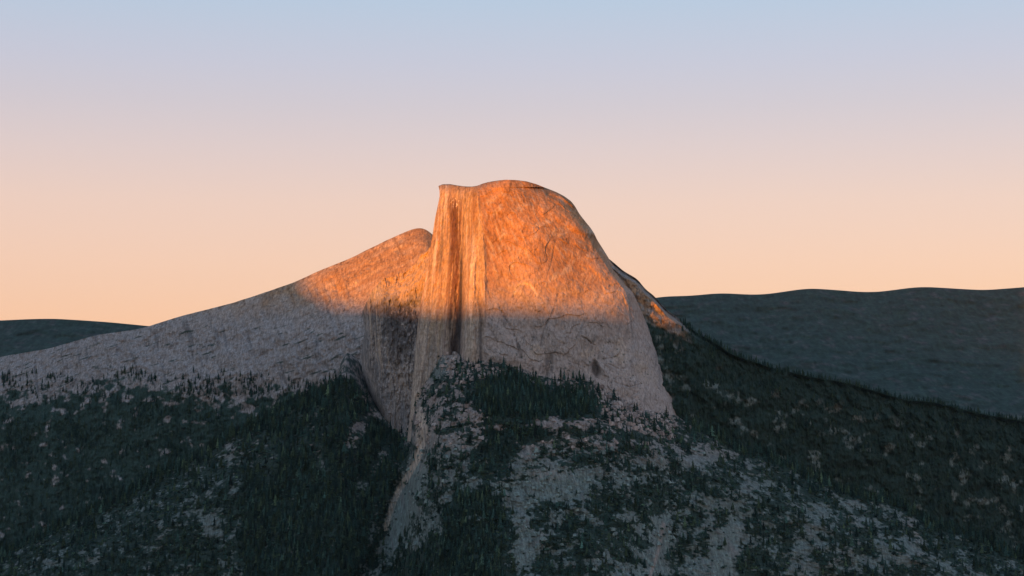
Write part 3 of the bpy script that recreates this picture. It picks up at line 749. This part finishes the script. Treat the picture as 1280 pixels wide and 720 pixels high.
for k, (u0, v0, h0) in enumerate(special):
    j = foot(u0, v0)
    place_tree((0, 3, 6, 1)[k], tuple(fP[j] - np.array([0, 6, 1])), h0 / FPX * fP[j, 1], k * 1.3, sp_labels[k], 'conifers at the foot of the dome', 1.15)
def zone(u0, v0, bd):
    if bd > 0.5:
        if v0 < 480: return ('dark conifer in the upper fringe of the shelf wood, right under the pale cliff', 'conifers fringing the cliff foot')
        if v0 < 505: return ('tall dark conifer inside the dense wood on the shelf below the dome', 'conifers in the shelf wood')
        return ('dark conifer along the lower edge of the shelf wood, above the pale ledge', 'conifers along the shelf edge')
    if u0 < 438: return ('tall conifer on the wooded valley side far left of the dome and gully', 'conifers on the far left slope')
    if u0 < 530: return ('dark conifer on the wooded spur left of the pale gully', 'conifers left of the gully')
    if u0 > 842: return ('dark conifer on the wooded slope right of the dome foot', 'conifers on the right slope')
    if v0 < 560: return ('scattered conifer among pale rocks just below the shelf wood', 'conifers among the upper rocks')
    if u0 < 650: return ('dark conifer in the thick low wood right of the long streaked slab', 'conifers in the lower wood')
    return ('dark conifer scattered among bare slabs on the lower right slope', 'conifers among the lower slabs')
for k, o_ in enumerate(chosen):
    j = idx[o_]
    lab, grp = zone(fu[j], fv[j], Aband.ravel()[j])
    place_tree(int(rng.integers(0, 9)), tuple(fP[j] - np.array([0, 0, 0.5])), hm[o_], float(rng.uniform(0, 6.28)), lab, grp, float(rng.uniform(0.85, 1.15)))

def scatter(name, shapes, pos, hh, cols, fat, mat=None):
    Vs, Fs, Cs, off = [], [], [], 0
    for p, h, cl, ft in zip(pos, hh, cols, fat):
        sv, sf = shapes[int(rng.integers(0, len(shapes)))]
        a = rng.uniform(0, 6.28); ca, sa = math.cos(a), math.sin(a)
        q = np.stack([(sv[:, 0] * ca - sv[:, 1] * sa) * ft, (sv[:, 0] * sa + sv[:, 1] * ca) * ft, sv[:, 2]], -1) * h + p
        Vs.append(q); Fs.append(sf + off); off += len(sv)
        Cs.append(cl[None] * rng.uniform(0.75, 1.3, (len(sv), 1)))
    o = link(name, make_mesh(name, np.concatenate(Vs), np.concatenate(Fs), np.concatenate(Cs), mat or M_leaf, False))
    o['kind'] = 'stuff'
    return o
LEAFA = np.array(LEAF)
pos = fP[idx[rest]] - np.array([0, 0, 0.5])
scatter('forest', con, pos, hm[rest], LEAFA[rng.integers(0, 4, len(rest))] * np.exp(rng.normal(0, 0.45, (len(rest), 1))), rng.uniform(0.8, 1.25, len(rest)))
# low brush on the ledges
ib = pick(np.clip(Aveg, 0.05, 1), 16000)
hb = np.clip(rng.gamma(4, 1, len(ib)) / 4 * 3.2, 1.2, 6.5) / FPX * fP[ib, 1]
scatter('brush', shr, fP[ib], hb, LEAFA[rng.integers(0, 4, len(ib))] * np.exp(rng.normal(0.1, 0.4, (len(ib), 1))), rng.uniform(0.9, 1.4, len(ib)))
# fallen granite blocks on the ledges and in the talus at the cliff foot
def block(seed):
    r = np.random.default_rng(seed)
    V = np.array([(x, y, z) for z in (-0.25, 0.45) for x, y in ((-.5, -.4), (0, -.55), (.5, -.4), (.55, .1), (.4, .5), (-.1, .55), (-.5, .4), (-.6, 0))]) + r.normal(0, 0.09, (16, 3))
    V[8:, :2] *= r.uniform(0.55, 0.85)
    V = np.concatenate([V, [[0, 0, 0.55 + r.normal(0, 0.06)]]])
    F = []
    for j in range(8):
        k = (j + 1) % 8
        F += [(j, k, 8 + k), (j, 8 + k, 8 + j), (8 + j, 8 + k, 16)]
    return V, np.array(F)
blk = [block(300 + i) for i in range(8)]
tal = poly_soft([(690, 476), (735, 480), (757, 487), (778, 500), (800, 511), (845, 521), (845, 548), (800, 540), (755, 525), (740, 500)], 5)
tal2 = poly_soft([(556, 446), (590, 450), (640, 462), (600, 478), (570, 480)], 5)
ik = pick(0.7 * tal + 0.35 * tal2 + 0.10 * (1 - Aveg) * ss(500, 520, Au) * (1 - ss(845, 900, Au)), 2200)
hk = np.clip(rng.gamma(3, 1, len(ik)) / 3 * 2.3, 0.9, 6.0) / FPX * fP[ik, 1]
kc = np.where((rng.random(len(ik)) < 0.5)[:, None], GRAN[None] * 0.95, PINK[None] * 0.9) * rng.uniform(0.6, 1.2, (len(ik), 1))
kc = np.where((fv[ik] > 560)[:, None], TEAL[None] * rng.uniform(0.9, 1.7, (len(ik), 1)), kc)
scatter('talus', blk, fP[ik], hk, kc, rng.uniform(0.9, 1.5, len(ik)), M_slab)
# far woods on the two flanking ridges
def flank(name, PP, uuu, vvv, cond, n, hp):
    w_ = cond.ravel().astype(float); w_ *= (np.gradient(uuu, axis=1) * np.gradient(vvv, axis=0)).ravel(); w_ = np.clip(w_, 0, None); w_ /= w_.sum()
    k = rng.choice(np.arange(uuu.size), size=n, p=w_, replace=False)
    pp = PP.reshape(-1, 3)[k]
    scatter(name, con[:4], pp - np.array([0, 0, 0.5]), np.clip(rng.gamma(9, 1, n) / 9 * hp, 2.5, 11) / FPX * pp[:, 1], LEAFA[rng.integers(0, 4, n)] * rng.uniform(0.7, 1.2, (n, 1)), rng.uniform(0.9, 1.2, n))
rlow = itp(Ru, [(780, 372), (791, 384), (800, 395), (815, 409), (841, 418), (880, 436), (1000, 475), (1360, 550)])
flank('flank_forest', RP, Ru, Rv, (((Rv > rlow + 2) | (Ru > 850)) & (Rv < 720) & (Ru < 1320)) * (0.3 + ss(-0.2, 0.3, fbm(Ru / 40, Rv / 25, 0 * Ru, 4)) + 6.0 * (Rd < 5)), 6000, 6.5)

flank('canyon_forest', LP, Lu, Lv, ((Lv + 34 * fbm(Lu / 45, 0.4 * Lv / 45, 0 * Lu + 8, 4) > 470) & (Ld > 14) & (Lv < 730) & (Lu < 445) & (Lu > -20)) * (0.15 + ss(-0.1, 0.3, fbm(Lu / 40, Lv / 25, 0 * Lu + 5, 4))), 5000, 6.0)

# ------------------------------------------------------------------ the evening air
hb_ = [(-9000, -1500, -1000), (13000, 17500, 1200)]
(x0, y0, z0), (x1, y1, z1) = hb_
hv = np.array([(x, y, z) for z in (z0, z1) for y in (y0, y1) for x in (x0, x1)])
hf = np.array([(0, 2, 3, 1), (4, 5, 7, 6), (0, 1, 5, 4), (2, 6, 7, 3), (0, 4, 6, 2), (1, 3, 7, 5)])
hm_ = bpy.data.materials.new('evening_air'); hm_.use_nodes = True
hn, hl = hm_.node_tree.nodes, hm_.node_tree.links
hn.remove(hn['Principled BSDF'])
pv = hn.new('ShaderNodeVolumePrincipled'); pv.inputs['Color'].default_value = (0.62, 0.78, 1.0, 1); pv.inputs['Density'].default_value = 3e-6
hl.new(pv.outputs[0], hn['Material Output'].inputs['Volume'])
hz = link('haze', make_mesh('haze', hv, hf, None, hm_, False)); hz['kind'] = 'stuff'
